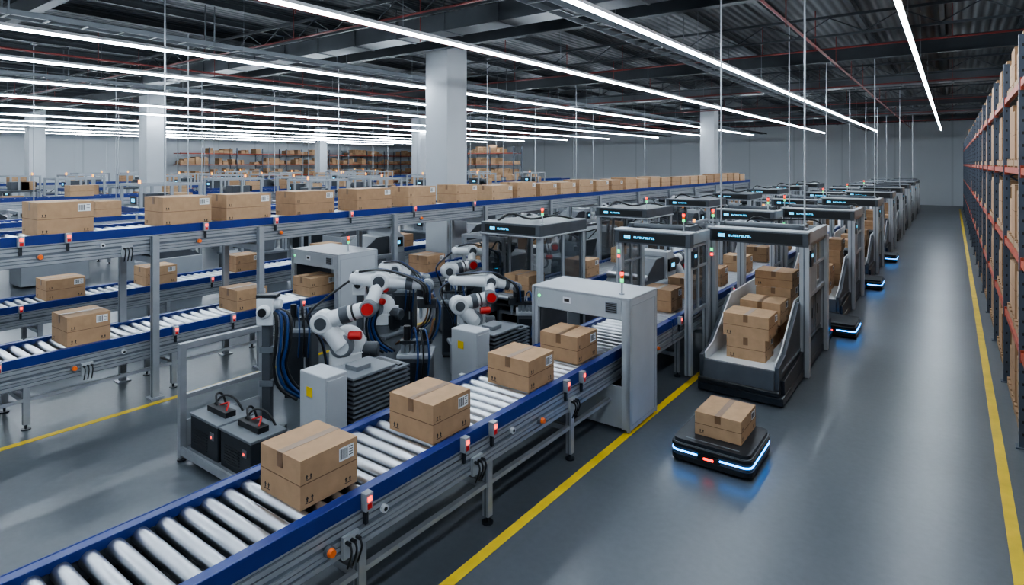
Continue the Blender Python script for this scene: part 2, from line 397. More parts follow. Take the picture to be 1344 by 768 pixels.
while y<35.4: carton(-9.86,y,ZU,.6,.9,random.choice((.38,.44)),lab='large brown cardboard box on the raised blue-edged conveyor',group=g,detail=y<20); y+=1.12
g='boxes on the lower-tier conveyor'
carton(-10.0,3.25,.9,.6,.52,.40,group=g); carton(-9.98,5.66,.9,.58,.55,.36,group=g)
carton(-9.98,7.12,.9,.55,.6,.34,group=g)
for y in (10.2,12.4,14.6,17,20,23,27,31,35): carton(-9.98,y,.9,.6,.6,.38,group=g,detail=y<16)
for y in (4.15,5.85,7.8,10.2,12.9,16,19.5,24,29): carton(-13.8,y,.85,.58,.62,.38,group='boxes on the rear conveyor',detail=y<10)
for y in (9.4,11.6,13.8,15.9,18.5,21,25,29,34): carton(-6.6,y,.95,.55,.55,.36,group='boxes under the sorting cabinets',detail=y<14)
y=-1
while y<38: carton(-18.1,y,2.0,.6,random.choice((.6,.8)),.42,group='boxes on the rear raised conveyor',detail=False); y+=random.choice((1.6,2.2,3.0))
for (x,z) in ((-23.5,1.3),(-27.9,2.1),(-36.5,1.4),(-44.5,2.2)):
    y=9
    while y<41: carton(x,y,z,.6,.8,.45,group='boxes on far conveyors',detail=False); y+=random.choice((2.2,2.9,3.6))
# ------------------------------------------------------------------ scanning tunnel
def tunnel(x0,x1,y0,y1,zc,h,label):
    w=(x1-x0)/2; D=y1-y0
    r=root('scanning_tunnel',((x0+x1)/2,y0,0),label=label,category='machine',group='scanning tunnels')
    zt=h-.29; zl=zc-.38
    obj('side_panel',B(w-.12,w,0,D,.04,h-.03),GREY,r,bevel=.01); obj('side_panel',B(-w,-w+.09,0,D,.04,h-.03),GREY,r,bevel=.01)
    obj('panel_seam',B(w,w+.003,.05,D-.05,.1,.108).box(w,w+.003,.05,.058,.1,h-.1).box(w,w+.003,D-.058,D-.05,.1,h-.1).box(w,w+.003,.05,D-.05,h-.108,h-.1),GREYM,r)
    obj('hood',B(-w+.09,w-.12,.0,D,zt,h-.03).box(-w-.005,w+.005,-.005,D+.005,h-.03,h),GREY,r,bevel=.008)
    obj('lower_panel',B(-w+.09,w-.12,.01,.05,.05,zl),GREY,r,bevel=.005)
    obj('lower_panel',B(-w+.09,w-.12,D-.07,D-.03,.05,zl),GREY,r,bevel=.005)
    obj('shade_liner',B(-w+.09,-w+.1,.06,D-.06,zc+.05,zt).box(w-.13,w-.12,.06,D-.06,zc+.05,zt).box(-w+.1,w-.13,.06,D-.06,zt-.02,zt),DARK2,r,label='dark sheets standing in for interior shade')  # dark sheets added so the tunnel interior reads as shaded
    for x in (-w,w):
        for y in (0,D):
            obj('corner_profile',B(x-.02*(1 if x>0 else -1)-.02,x-.02*(1 if x>0 else -1)+.022,y-.012,y+.012,.03,h-.02),ALU,r)
    for x in (-w+.06,w-.06):
        for y in (.06,D-.06): obj('foot',MB().cyl((x,y,0),(x,y,.05),.03,n=12),DARK,r)
    v=B(w-.34,w-.18,-.012,0,h-.21,h-.08)
    for i in range(5): v.box(w-.33,w-.19,-.018,-.012,h-.2+i*.024,h-.19+i*.024,1)
    obj('vent_grille',v,[GREYD,BLACK],r)
    obj('warning_sticker',B(-w+.5,-w+.62,-.006,-.0055+.005,h-.18,h-.1).box(-w+.52,-w+.6,-.007,-.006,h-.16,h-.12,1),[WHITE,INK],r)
    obj('status_lamp',MB().cyl((-w+.12,-.015,h-.13),(-w+.12,0,h-.13),.018,n=12),GRNL,r)
    c=MB(); x=-w+.14
    while x<w-.16: c.box(x,x+.05,D*.55,D*.55+.006,zc+.38,zt); x+=.06
    obj('strip_curtain',c,DARK,r)
    return r
tunnel(-4.73,-3.25,6.92,7.75,.95,1.71,'light grey sheet-metal scanning tunnel over the roller conveyor')
tunnel(-10.72,-9.25,7.1,8.05,.9,1.7,'light grey scanning tunnel on the lower-tier conveyor')
TW=None
def tower(x,y,z):
    global TW
    if TW is None:
        TW=root('signal_tower',(x,y,z),label='slim signal tower with red, amber and green lamps',category='signal light',group='signal towers')
        obj('tower_pole',MB().cyl((0,0,0),(0,0,.16),.012,n=8).cyl((0,0,0),(0,0,.015),.035,n=12),ALU,TW)
        obj('green_lamp',MB().cyl((0,0,.16),(0,0,.2),.022,n=12),GRNL,TW)
        obj('amber_lamp',MB().cyl((0,0,.205),(0,0,.245),.022,n=12),ORG,TW)
        obj('red_lamp',MB().cyl((0,0,.25),(0,0,.29),.022,n=12),REDL,TW)
        obj('tower_cap',MB().cyl((0,0,.29),(0,0,.31),.023,.016,n=12),BLACK,TW)
    else: clone(TW,(x,y,z))
tower(-3.45,7.1,1.71); tower(-9.45,7.5,1.7)
# ------------------------------------------------------------------ displays
def glyphs(mb,x0,y,z0,h,n,m):
    mb.box(x0,x0+h*1.2,y-.003,y,z0,z0+h,m); mb.box(x0+h*1.35,x0+h*2.0,y-.003,y,z0,z0+h,m)
    x=x0+h*3.2
    for i in range(n):
        k=i%3
        mb.box(x,x+h*.16,y-.003,y,z0+.2*h,z0+.8*h,m)
        if k!=1: mb.box(x,x+h*.45,y-.003,y,z0+.66*h,z0+.8*h,m)
        if k!=2: mb.box(x,x+h*.45,y-.003,y,z0+.2*h,z0+.34*h,m)
        if k==0: mb.box(x,x+h*.4,y-.003,y,z0+.44*h,z0+.56*h,m)
        x+=h*.62
def gantry_parts(r,xa,xb,ya,yb,h,side_panels=(1,),zlow=.02,panel=None,t=.05,pz=1.0):
    for x in (xa,xb):
        for y in (ya,yb):
            obj('gantry_post',B(x-t,x+t,y-t,y+t,zlow,h-.2).box(x-.012,x+.012,y-t-.003,y+t+.003,zlow,h-.2,1),[GREY,ALUD],r,label='light grey aluminium profile post')
    obj('header_box',B(xa-.06,xb+.06,ya-.09,ya+.07,h-.24,h-.03).box(xa-.07,xb+.07,ya-.1,ya+.2,h-.03,h,1),[DARK2,GREY],r,bevel=.008)
    d=B(xa+.02,xb-.02,ya-.094,ya-.09,h-.215,h-.05); glyphs(d,xa+.12,ya-.094,h-.16,.055,11,1)
    obj('display_screen',d,[BLACK,CYAN],r,label='black display with small cyan characters')
    obj('top_beam',B(xa-.05,xa+.05,ya+.07,yb+.05,h-.2,h-.03),GREYM,r); obj('top_beam',B(xb-.05,xb+.05,ya+.07,yb+.05,h-.2,h-.03),GREYM,r)
    obj('top_beam',B(xa+.05,xb-.05,yb-.05,yb+.05,h-.2,h-.06),GREYM,r)
    obj('roller_blind',MB().cyl((xa+.12,ya+.3,h+.02),(xb-.12,ya+.3,h+.02),.055,n=14).cyl((xa+.1,ya+.55,h-.0),(xb-.1,ya+.55,h-.0),.035,n=12).box(xa+.06,xa+.12,ya+.2,ya+.65,h-.06,h+.07).box(xb-.12,xb-.06,ya+.2,ya+.65,h-.06,h+.07),DARK2,r)
    mb=MB().tube([(xa+.1,yb,h-.05),(xa+.3,yb-.1,h+.06),(xa+.6,yb-.12,h+.02),(xb-.2,yb-.05,h+.05),(xb,yb,h-.06)],.014,6)
    obj('cable',mb,BLACK,r)
    for s in side_panels:
        x=xb if s>0 else xa
        p=obj('guard_panel',B(x-.01,x+.01,ya+t,yb-t,pz,h-.22),GLASS,r,label='tinted glass guard panel between the posts')
        f=B(x-.02,x+.02,ya+t,yb-t,pz-.04,pz+.02).box(x-.02,x+.02,(ya+yb)/2-.03,(ya+yb)/2+.03,pz,h-.22).box(x-.02,x+.02,ya+t,yb-t,h-.27,h-.22).box(x-.02,x+.02,ya+t,yb-t,1.68,1.72)
        if panel: f.box(x-.015,x+.015,ya+t,(ya+yb)/2-.03,pz,1.68,1)
        obj('panel_frame',f,[GREYM,GREYM],p)
    obj('control_box',B(xb+t,xb+.1,ya-.03,ya+.12,h-.55,h-.3).box(xb+.1,xb+.103,ya-.0,ya+.09,h-.40,h-.35,1),[DARK,CYAN],r)
    obj('status_lamp',B(xa-.02,xa+.02,ya-t-.01,ya-t,h-.42,h-.37),GRNL,r)
    obj('status_lamp',B(xa-.02,xa+.02,ya-t-.01,ya-t,h-.50,h-.46),REDL,r)
# ------------------------------------------------------------------ loading station
st=root('loading_station',(-2.51,8.95,0),label='dark loading station with white chute, gantry and cyan display',category='machine',group='loading stations')
obj('base_skid',B(-.58,.62,-.04,4.25,.02,.14),DARK,st,bevel=.02)
poly=[(0,.14),(0,.54),(.42,.62),(1.36,1.2),(3.6,1.22),(4.15,.9),(4.15,.14)]
for x in (-.56,.5):
    obj('side_panel',MB().prism(poly,'x',x,x+.06),DARK2,st,bevel=.008)
obj('side_skirt',MB().prism([(.1,.14),(.1,.34),(1.3,.42),(4.1,.42),(4.1,.14)],'x',.56,.61),DARK,st,bevel=.006)
obj('panel_trim',B(.56,.575,.12,4.0,.44,.47).box(.56,.57,1.45,1.5,.47,1.15).box(.56,.57,2.6,2.65,.47,1.15),ALUD,st)
obj('access_door',B(.56,.572,1.62,2.5,.52,1.1).box(.572,.58,2.36,2.4,.75,.92,1),[GREYD,BLACK],st)
obj('access_door',B(.56,.572,2.75,3.5,.52,1.1).box(.572,.58,2.84,2.88,.75,.92,1),[GREYD,BLACK],st)
pi=[(.06,.4),(.06,.57),(.42,.65),(1.36,1.23),(3.6,1.25),(3.6,.4)]
for x in (-.5,.48): obj('tray_liner',MB().prism(pi,'x',x,x+.02),WHITE,st,label='white inner liner')
obj('front_panel',MB().prism([(-.02,.14),(-.05,.22),(.0,.48),(.06,.48),(.06,.14)],'x',-.5,.5),DARK2,st,bevel=.008)
obj('front_bumper',B(-.56,.58,-.09,-.02,.15,.23),BLACK,st,bevel=.02)
obj('tray_floor',B(-.48,.48,.06,3.5,.42,.45),WHITE,st)
obj('rear_cabinet',B(-.5,.5,3.5,4.1,.14,1.12),DARK,st,bevel=.01)
gantry_parts(st,-.84,.62,1.5,3.25,2.32,(1,),panel=GREYM,t=.07,pz=1.25)
BM=[(0,.66,.45,.56,.52,.33),(0,.68,.78,.66,.56,.34),(-.08,1.42,.45,.6,.55,.40),(.02,1.42,.85,.62,.56,.34),(0,2.2,.45,.7,.65,.55),(.06,2.15,1.0,.55,.6,.30),(.05,2.2,1.3,.6,.55,.26)]
N=8
for i in range(N):
    y=8.95+5.5*i
    if i: clone(st,(-2.51,y,0))
    for j,(bx,by,bz,bw,bd,bh) in enumerate(BM):
        if i>4: continue
        if i and (i+j)%4==0 and j in (1,3,6): continue
        carton(-2.51+bx,y+by,bz,bw,bd,bh,lab='brown cardboard box stacked in the loading station tray',group='boxes in loading stations',detail=i<2)
    if i<5: tower(-3.35,y+1.5,2.32)
gy=root('conveyor_gantry',(-4.0,9.4,0),label='aluminium gantry with black header display spanning the conveyor',category='machine',group='conveyor gantries')
gantry_parts(gy,-.6,.6,0,.85,2.3,(-1,1))
obj('skirt_panel',B(-.66,-.61,.05,.8,.1,1.0),GREYD,gy)
for i in range(1,N): clone(gy,(-4.0,9.4+5.5*i,0))
tower(-3.5,9.45,2.3); tower(-3.5,14.95,2.3)
sc=root('sorting_cabinet',(-6.6,9.0,0),label='dark sorting cabinet with glass sides and cyan display',category='machine',group='sorting cabinets')
obj('roof_hood',B(-.68,.68,-.1,1.6,2.08,2.3).box(-.7,.7,-.12,1.62,2.06,2.09,1),[DARK2,GREYM],sc,bevel=.02)
d=B(-.58,.58,-.104,-.1,2.12,2.26); glyphs(d,-.45,-.104,2.16,.055,8,1); obj('display_screen',d,[BLACK,CYAN],sc)
for x in (-.63,.63):
    for y in (-.02,1.5): obj('post',B(x-.045,x+.045,y-.045,y+.045,.02,2.06),GREYM,sc)
    obj('glass_side',B(x-.01,x+.01,.05,1.45,.95,2.04),GLASS,sc)
    obj('side_cabinet',B(x-.05,x+.05,.05,1.45,.05,.92),DARK,sc,bevel=.01)
    obj('grey_panel',B(x-.06 if x<0 else x+.05,x-.05 if x<0 else x+.06,.2,1.3,.2,.8),GREYD,sc)
    obj('mullion',B(x-.02,x+.02,.72,.78,.92,2.06),GREYM,sc)
obj('hose',MB().tube([(-.5,.2,2.3),(-.4,.5,2.42),(0,.6,2.33),(.4,.8,2.4),(.5,1.4,2.3)],.022,8),BLACK,sc)
for i in range(1,7): clone(sc,(-6.6,9.0+4.6*i,0))
tower(-6.0,9.1,2.3); tower(-6.0,13.7,2.3)
# ------------------------------------------------------------------ AMR
def rr(w,d,r,n=8,o=0):
    pts=[]
    for cx,cy,a in ((w-r,d-r,0),(-w+r,d-r,90),(-w+r,-d+r,180),(w-r,-d+r,270)):
        for i in range(n+1):
            t=math.radians(a+90*i/n); pts.append((cx+(r+o)*math.cos(t),cy+(r+o)*math.sin(t)))
    return pts
am=root('mobile_robot',(-2.17,7.08,0),label='low dark autonomous mobile robot with glowing blue light strip',category='robot',group='mobile robots')
obj('chassis',MB().prism(rr(.44,.44,.09),'z',.03,.225),DARK2,am,bevel=.01)
obj('top_plate',MB().prism(rr(.425,.425,.08),'z',.225,.265).box(-.3,.3,-.36,-.34,.265,.268,1),[DARK,ALUD],am,bevel=.006)
obj('light_strip',MB().prism(rr(.44,.44,.09,8,.006),'z',.13,.146),BLUL,am,label='glowing blue light strip')
obj('front_bumper',MB().prism([(-.12,-.458),(.10,-.458),(.13,-.43),(-.15,-.43)],'z',.1,.17),BLACK,am)
obj('lower_skirt',MB().prism(rr(.44,.44,.09,8,.01),'z',.035,.095),BLACK,am,bevel=.004)
obj('upper_skirt',MB().prism(rr(.44,.44,.09,8,.012),'z',.18,.215),BLACK,am,bevel=.004)
obj('front_lamp',B(-.06,.05,-.463,-.458,.115,.14),REDL,am,label='small red lamp')
for s in (-1,1):
    obj('wheel',MB().cyl((s*.30,0,.05),(s*.36,0,.05),.05,n=20),BLACK,am)
    for q in (-.3,.3): obj('caster',MB().cyl((s*.25-.015,q,.02),(s*.25+.015,q,.02),.02,n=12),BLACK,am)
carton(-2.15,7.17,.268,.52,.6,.26,lab='brown cardboard box riding on the mobile robot',group='boxes on mobile robots',s=2)
for i,(x,y) in enumerate(((-1.95,13.7),(-1.97,19.2),(-1.98,24.7))):
    clone(am,(x,y,0),label='low dark mobile robot with glowing blue strip beside a station')
# ------------------------------------------------------------------ robot cell
def drum(mb,c,r,l,ax,m=0):
    c=Vector(c); a={'x':Vector((1,0,0)),'y':Vector((0,1,0)),'z':Vector((0,0,1))}[ax]
    mb.cyl(c-a*l/2,c+a*l/2,r,n=24,m=m); mb.cyl(c-a*(l/2+.02),c-a*l/2,r*.8,r,n=24,m=m); mb.cyl(c+a*l/2,c+a*(l/2+.02),r,r*.8,n=24,m=m)
    return mb
def robot(loc,rz,J,label,ped=.7,tool=True):
    r=root('robot_arm',loc,rz=rz,label=label,category='robot arm',group='articulated robot arms')
    obj('pedestal',B(-.3,.3,-.3,.3,.0,ped-.06).box(-.34,.34,-.34,.34,ped-.06,ped),[GREYD],r,bevel=.015)
    sh,el,e2,up,f0,f1=[Vector(j) for j in J]
    obj('turret',drum(MB().cyl((0,0,ped),(0,0,ped+.12),.28,.24,n=24,m=1),(0,0,ped+.22),.23,.18,'z').sph((0,0,sh.z-.02),.23,sc=(1,.9,1)).box(-.2,.2,-.1,.18,ped+.1,sh.z),[WHITE,DARK2],r)
    obj('motor_cover',drum(MB(),(.27,.02,sh.z-.1),.095,.2,'x').box(.1,.3,-.1,.1,ped+.05,sh.z-.12,1),[DARK2,DARK],r)
    obj('shoulder_joint',drum(MB(),sh+Vector((0,-.14,0)),.15,.16,'y',m=1).cyl(sh+Vector((0,-.24,0)),sh+Vector((0,-.25,0)),.1,n=16,m=0),[WHITE,GREYD],r)
    o=Vector((0,-.18,0))
    obj('lower_arm',drum(MB().cyl(sh+o,el+o,.12,.1,n=20),el+o,.14,.18,'y'),WHITE,r)
    obj('upper_arm',drum(MB().cyl(el+o,e2+o,.11,.09,n=20),e2+o,.11,.16,'y',m=1),[WHITE,GREYD],r)
    obj('arm_collar',MB().cyl(el.lerp(e2,.4)+o,el.lerp(e2,.58)+o,.112,n=20).cyl(el.lerp(e2,.66)+o,el.lerp(e2,.7)+o,.108,n=20,m=1),[DARK2,BLACK],r)
    obj('joint_cap',MB().cyl(e2+o+Vector((0,-.10,0)),e2+o+Vector((0,-.12,0)),.075,n=18),RED,r,label='red joint cover')
    obj('joint_cap',MB().cyl(el+o+Vector((0,-.11,0)),el+o+Vector((0,-.125,0)),.075,n=16),DARK2,r,label='dark joint cover')
    obj('red_valve',drum(MB(),(.16,-.25,sh.z+.15),.055,.12,'x'),RED,r)
    obj('elbow_link',drum(MB().cyl(e2+o,up,.08,.085,n=16),up,.125,.15,'y'),WHITE,r)
    obj('elbow_cap',MB().cyl(up+Vector((0,-.095,0)),up+Vector((0,-.11,0)),.075,n=16),DARK2,r)
    obj('forearm',MB().cyl(f0,up,.075,.1,n=20).cyl(up,f1,.09,.06,n=20).sph(f0,.08).box(min(f0.x,up.x),up.x,f0.y-.03,f0.y+.03,up.z+.04,up.z+.125),WHITE,r)
    m1=up.lerp(f1,.55); m2=up.lerp(f1,.7)
    obj('arm_collar',MB().cyl(m1,m2,.084,n=18),DARK2,r)
    obj('wrist',drum(MB(),f1,.08,.12,'y').cyl(f1,f1-Vector((0,0,.16)),.055,n=14,m=1),[GREYD,DARK],r)
    g=obj('gripper',B(f1.x-.12,f1.x+.12,f1.y-.07,f1.y+.07,f1.z-.28,f1.z-.16),DARK,r,bevel=.005)
    for s in (-1,1): obj('finger',MB().prism([(f1.x+s*.06,f1.z-.28),(f1.x+s*.1,f1.z-.28),(f1.x+s*.09,f1.z-.42),(f1.x+s*.07,f1.z-.42)],'y',f1.y-.03,f1.y+.03),ALUD,g)
    hs=((BLACK,0),(HBLUE,.03),(BLACK,-.03))
    for i,(m,q) in enumerate(hs):
        pts=[f0+Vector((.05,q,.09)),up+Vector((0,-.03+q,.15)),up.lerp(f1,.5)+Vector((0,-.06+q,.12)),f1+Vector((-.02+q,-.1+q,.03)),f1+Vector((.02+q,-.09,-.22))]
        obj('hose',MB().tube(pts,.013,8),m,r,label='flexible cable hose')
    for i,(m,q) in enumerate(((BLACK,0),(HBLUE,.03))):
        obj('hose',MB().tube([f0+Vector((-.02,q,.0)),f0+Vector((-.2,q-.02,-.12)),el+Vector((-.22,-.1+q,.05)),sh+Vector((-.3,-.05+q,0)),Vector((-.26,q,ped+.02))],.015,8),m,r,label='flexible cable hose')
    for i,(m,q) in enumerate(((BLACK,0),(HBLUE,.035),(HBRN,-.035))):
        obj('hose',MB().tube([f1+Vector((.05,.02+q,-.1)),f1+Vector((.12+q,.02+q,-.3)),f1+Vector((.06+q,.02+q,-.65)),f1+Vector((-.15+q,.03+q,-.85)),Vector((.31,q,ped-.2))],.014,8),m,r,label='drooping cable hose')
    return r
A=math.radians(36.3)
robot((-6.25,4.95,0),A,[(-.02,0,1.12),(-.26,0,1.42),(.32,0,1.6),(.42,0,1.9),(.1,0,1.93),(1.02,0,1.84)],'white articulated robot arm with red joint and dark hoses')
robot((-6.2,7.35,0),A+.3,[(-.02,0,.95),(-.25,0,1.2),(.25,0,1.3),(.3,0,1.5),(-.3,0,1.55),(.75,0,1.38)],'white articulated robot arm folded beside the conveyor',ped=.55)
R3=robot((-7.9,7.0,0),A-.5,[(0,0,.95),(-.2,0,1.25),(.3,0,1.35),(.35,0,1.6),(0,0,1.62),(.9,0,1.5)],'white robot arm behind the controller cabinets',ped=.55)
for (x,y) in ((-5.14,13.2),(-5.14,18.5),(-8.3,12.6),(-8.3,18.4),(-12.2,17.0),(-12.2,22.6),(-8.2,9.2)):
    clone(R3,(x,y,0),rz=A+random.uniform(-.6,.6))
def hosestand(x,y,h,label,z0=0):
    r=root('hose_stand',(x,y,z0),rz=A,label=label,category='machine',group='hose stands')
    obj('stand_base',B(-.17,.17,-.17,.17,0,.06),DARK2,r,bevel=.006)
    obj('stand_post',B(-.05,.05,-.05,.05,.06,h-.1),DARK2,r,bevel=.006)
    obj('stand_head',drum(drum(B(-.1,.1,-.09,.09,h-.12,h+.2),(0,-.1,h+.05),.08,.08,'y'),(.1,0,h+.12),.06,.1,'x'),WHITE,r,bevel=.01)
    obj('head_cap',B(-.11,.13,-.07,.07,h+.2,h+.24),DARK,r)
    obj('head_lens',MB().cyl((0,-.16,h+.05),(0,-.175,h+.05),.05,n=16),BLACK,r)
    obj('post_clamp',B(-.07,.09,-.07,.07,h-.45,h-.38).box(-.07,.09,-.07,.07,h-.85,h-.78),ALUD,r)
    for i,(m,q,l) in enumerate(((HBLUE,0,.22),(BLACK,.035,.26),(BLACK,-.035,.17),(HBLUE,.01,.30),(BLACK,.05,.33))):
        obj('hose',MB().tube([(.05,q,h+.05),(l*.8,q-.05,h-.02),(l*.85,q-.08,h-.35),(l*.7,q-.08,h-.6),(l*1.0,q-.05,h-.85),(l+.2,q,h-1.02)],.02,8),m,r)
    return r
hosestand(-6.62,4.06,1.45,'dark upright with white head and looping dark hoses',.15)
hosestand(-7.4,6.1,1.5,'stand with white head and bundled hoses')
vu=root('valve_unit',(-5.55,5.48,0),rz=A,label='dark pneumatic valve unit with blue and black hoses',category='machine',group='valve units')
obj('unit_body',B(-.2,.2,-.17,.17,.04,.95),DARK2,vu,bevel=.012)
obj('unit_lid',B(-.22,.22,-.19,.19,.95,1.0),GREYM,vu,bevel=.008)
obj('front_door',B(-.17,.17,-.185,-.17,.1,.9),DARK,vu); obj('door_handle',B(.1,.12,-.2,-.185,.45,.6),ALU,vu)
obj('plinth',B(-.19,.19,-.16,.16,0,.04),BLACK,vu)
mb=MB()
for i in range(6): mb.box(-.18+i*.06,-.135+i*.06,-.1,.1,1.0,1.1)
obj('valve_block',mb,ALUD,vu,label='row of small aluminium valves')
obj('manifold_rail',B(-.2,.2,-.06,.06,1.1,1.14),DARK,vu)
obj('filter_bowl',MB().cyl((-.12,0,1.14),(-.12,0,1.32),.045,n=14),[BLACK],vu); obj('filter_bowl',MB().cyl((.1,0,1.14),(.1,0,1.28),.04,n=14),[BLACK],vu)
for i in range(3):
    m=(HBLUE,BLACK,HBLUE)[i]; x=-.06+i*.07
    obj('hose',MB().tube([(x,0,1.14),(x+.02,-.05,1.28),(x+.08,-.2,1.32-i*.02),(x+.12,-.26,1.0),(x+.08,-.2,.6)],.012,6),m,vu)
for p in ((-5.6,8.1),(-7.15,8.0),(-7.75,5.3),(-8.5,8.1)): clone(vu,(p[0],p[1],0))
# controller cabinets
def controller(x,y,h=1.2):
    r=root('controller_cabinet',(x,y,0),label='light grey controller cabinet with finned dark drive stack',category='cabinet',group='controller cabinets')
    obj('cabinet_body',B(-.22,.22,0,.28,.05,h),GREY,r,bevel=.012)
    obj('cabinet_door',B(.22,.23,.02,.26,.1,h-.04),GREY,r,bevel=.004)
    obj('warning_sticker',B(-.1,.0,-.003,0,h-.25,h-.15),YEL,r,label='small yellow warning sticker')
    f=B(-.22,.22,.36,1.12,.05,.5,1)
    for i in range(11): f.box(-.25,.25,.34,1.16,.52+i*.05,.545+i*.05,0)
    for a in (.45,.75,1.06): f.box(-.2,.2,a-.03,a+.03,.5,1.06,1)
    obj('drive_stack',f,[ALUD,DARK],r,bevel=0)
    obj('drive_or_shade_cover',B(-.24,.24,.34,.95,1.07,1.1).box(-.1,.1,.5,.7,1.1,1.15),GREYD,r,bevel=.006)
    obj('base_plinth',B(-.24,.24,0.02,1.14,0,.05),BLACK,r)
controller(-5.4,3.82,1.2); controller(-5.2,6.0,1.2)
ct=root('equipment_cart',(-6.2,3.3,0),label='low aluminium equipment cart with tall side frame',category='cart')
obj('deck',B(-.95,.55,0,1.0,.1,.15).box(-.95,.55,-.03,0,.08,.17,1),[GREYD,ALU],ct)
for x,y in ((-.92,0),(-.92,1.0)): obj('post',B(x-.035,x+.035,y-.035,y+.035,.04,1.28),ALU,ct)
obj('top_rail',B(-.955,-.885,-.035,1.035,1.28,1.34),ALU,ct); obj('mid_rail',B(-.945,-.895,.0,1.0,.7,.75),ALU,ct)
obj('side_plate',B(-.93,-.91,.05,.95,.15,.45),GREY,ct)
for x,y in ((-.92,0),(.5,0),(-.92,1.0),(.5,1.0)): obj('foot',MB().cyl((x,y,0),(x,y,.02),.05,n=12).cyl((x,y,.02),(x,y,.1),.015,n=8),DARK,ct)
def battery(x,y,label):
    r=root('battery_unit',(x,y,.15),label=label,category='power unit',group='power units')
    obj('case',B(-.3,.3,-.2,.2,0,.38),DARK,r,bevel=.012)
    mb=MB()
    for i in range(7): mb.box(-.22,.08,-.206,-.2,.06+i*.03,.072+i*.03)
    obj('vent_slots',mb,BLACK,r,label='row of dark ventilation slots',kind='stuff')
    obj('lid',B(-.31,.31,-.21,.21,.38,.41),GREYD,r,bevel=.006)
    obj('side_switch',B(.14,.22,-.207,-.2,.22,.3),ALUD,r); obj('indicator',B(.16,.18,-.21,-.207,.24,.26),REDL,r)
    obj('connector_block',B(-.2,.2,-.06,.06,.41,.47),BLACK,r)
    obj('red_cable',MB().tube([(.14,-.02,.47),(.1,.03,.52),(0,.08,.5),(-.08,.03,.47)],.01,6),RED,r)
    obj('black_cable',MB().tube([(-.15,0,.47),(-.1,.08,.56),(.05,.15,.52),(.18,.2,.3),(.2,.21,.1)],.013,6),BLACK,r)
    obj('black_cable',MB().tube([(-.1,0,.47),(-.2,.05,.56),(-.24,.15,.5),(-.2,.21,.2)],.013,6),BLACK,r)
battery(-6.72,3.55,'dark power unit with vents and cables on the cart'); battery(-6.06,3.55,'dark power unit with red cable on the cart')
# ------------------------------------------------------------------ packing machines
def pm_a():
    r=root('packing_machine',(-8.3,10.9,0),label='dark packing machine with aluminium frame and screen',category='machine',group='packing machines')
    obj('base_cabinet',B(-.6,.6,-.7,.7,.05,.85),DARK2,r,bevel=.015)
    obj('work_surface',B(-.63,.63,-.74,.74,.85,.9),ALUD,r)
    for x in (-.56,.56):
        for y in (-.66,.66): obj('frame_post',B(x-.03,x+.03,y-.03,y+.03,.9,1.75),ALU,r)
    obj('top_frame',B(-.6,.6,-.7,-.64,1.75,1.82).box(-.6,.6,.64,.7,1.75,1.82).box(-.6,-.54,-.64,.64,1.75,1.82).box(.54,.6,-.64,.64,1.75,1.82),ALU,r)
    obj('hopper',MB().prism([(-.3,.9),(.3,.9),(.42,1.35),(-.42,1.35)],'y',-.3,.45),GREYD,r,bevel=.01)
    obj('motor',drum(MB(),(0,.2,1.47),.1,.3,'x'),DARK,r)
    obj('control_screen',B(.3,.55,-.78,-.74,1.1,1.3).box(.36,.49,-.783,-.78,1.16,1.24,1),[BLACK,CYAN],r)
    obj('hose',MB().tube([(-.3,0,1.35),(-.4,-.3,1.6),(0,-.4,1.5),(.3,-.5,1.7),(.4,-.2,1.2)],.018,6),BLACK,r)
    obj('warning_lamp',MB().cyl((.5,.6,1.82),(.5,.6,1.9),.03,n=10),AMBL,r)
    return r
def pm_b():
    r=root('packing_machine',(-12.4,14.6,0),label='grey packing machine with white hood and dark chute',category='machine',group='packing machines')
    obj('base_cabinet',B(-.5,.5,-.8,.8,.05,1.05),GREYM,r,bevel=.015)
    obj('chute',MB().prism([(-.8,1.05),(.3,1.05),(.3,1.5),(-.1,1.5)],'x',-.4,.4),DARK2,r,bevel=.01)
    obj('hood',MB().prism([(.32,1.05),(.8,1.05),(.8,1.45),(.6,1.6),(.32,1.6)],'x',-.45,.45),GREY,r,bevel=.015)
    obj('door',B(.5,.515,-.6,.1,.15,.95),GREYD,r); obj('door_handle',B(.515,.53,.0,.03,.5,.65),BLACK,r)
    obj('roller_bar',drum(MB(),(0,-.6,1.2),.06,.8,'x'),STEEL,r)
    obj('control_screen',B(.46,.5,.35,.7,1.2,1.45).box(.5,.503,.45,.6,1.28,1.36,1),[BLACK,CYAN],r)
    obj('antenna_frame',B(-.4,-.36,.4,.44,1.6,2.1).box(.36,.4,.4,.44,1.6,2.1).box(-.4,.4,.4,.44,2.1,2.14),ALU,r)
    return r
pa=pm_a(); pb=pm_b()
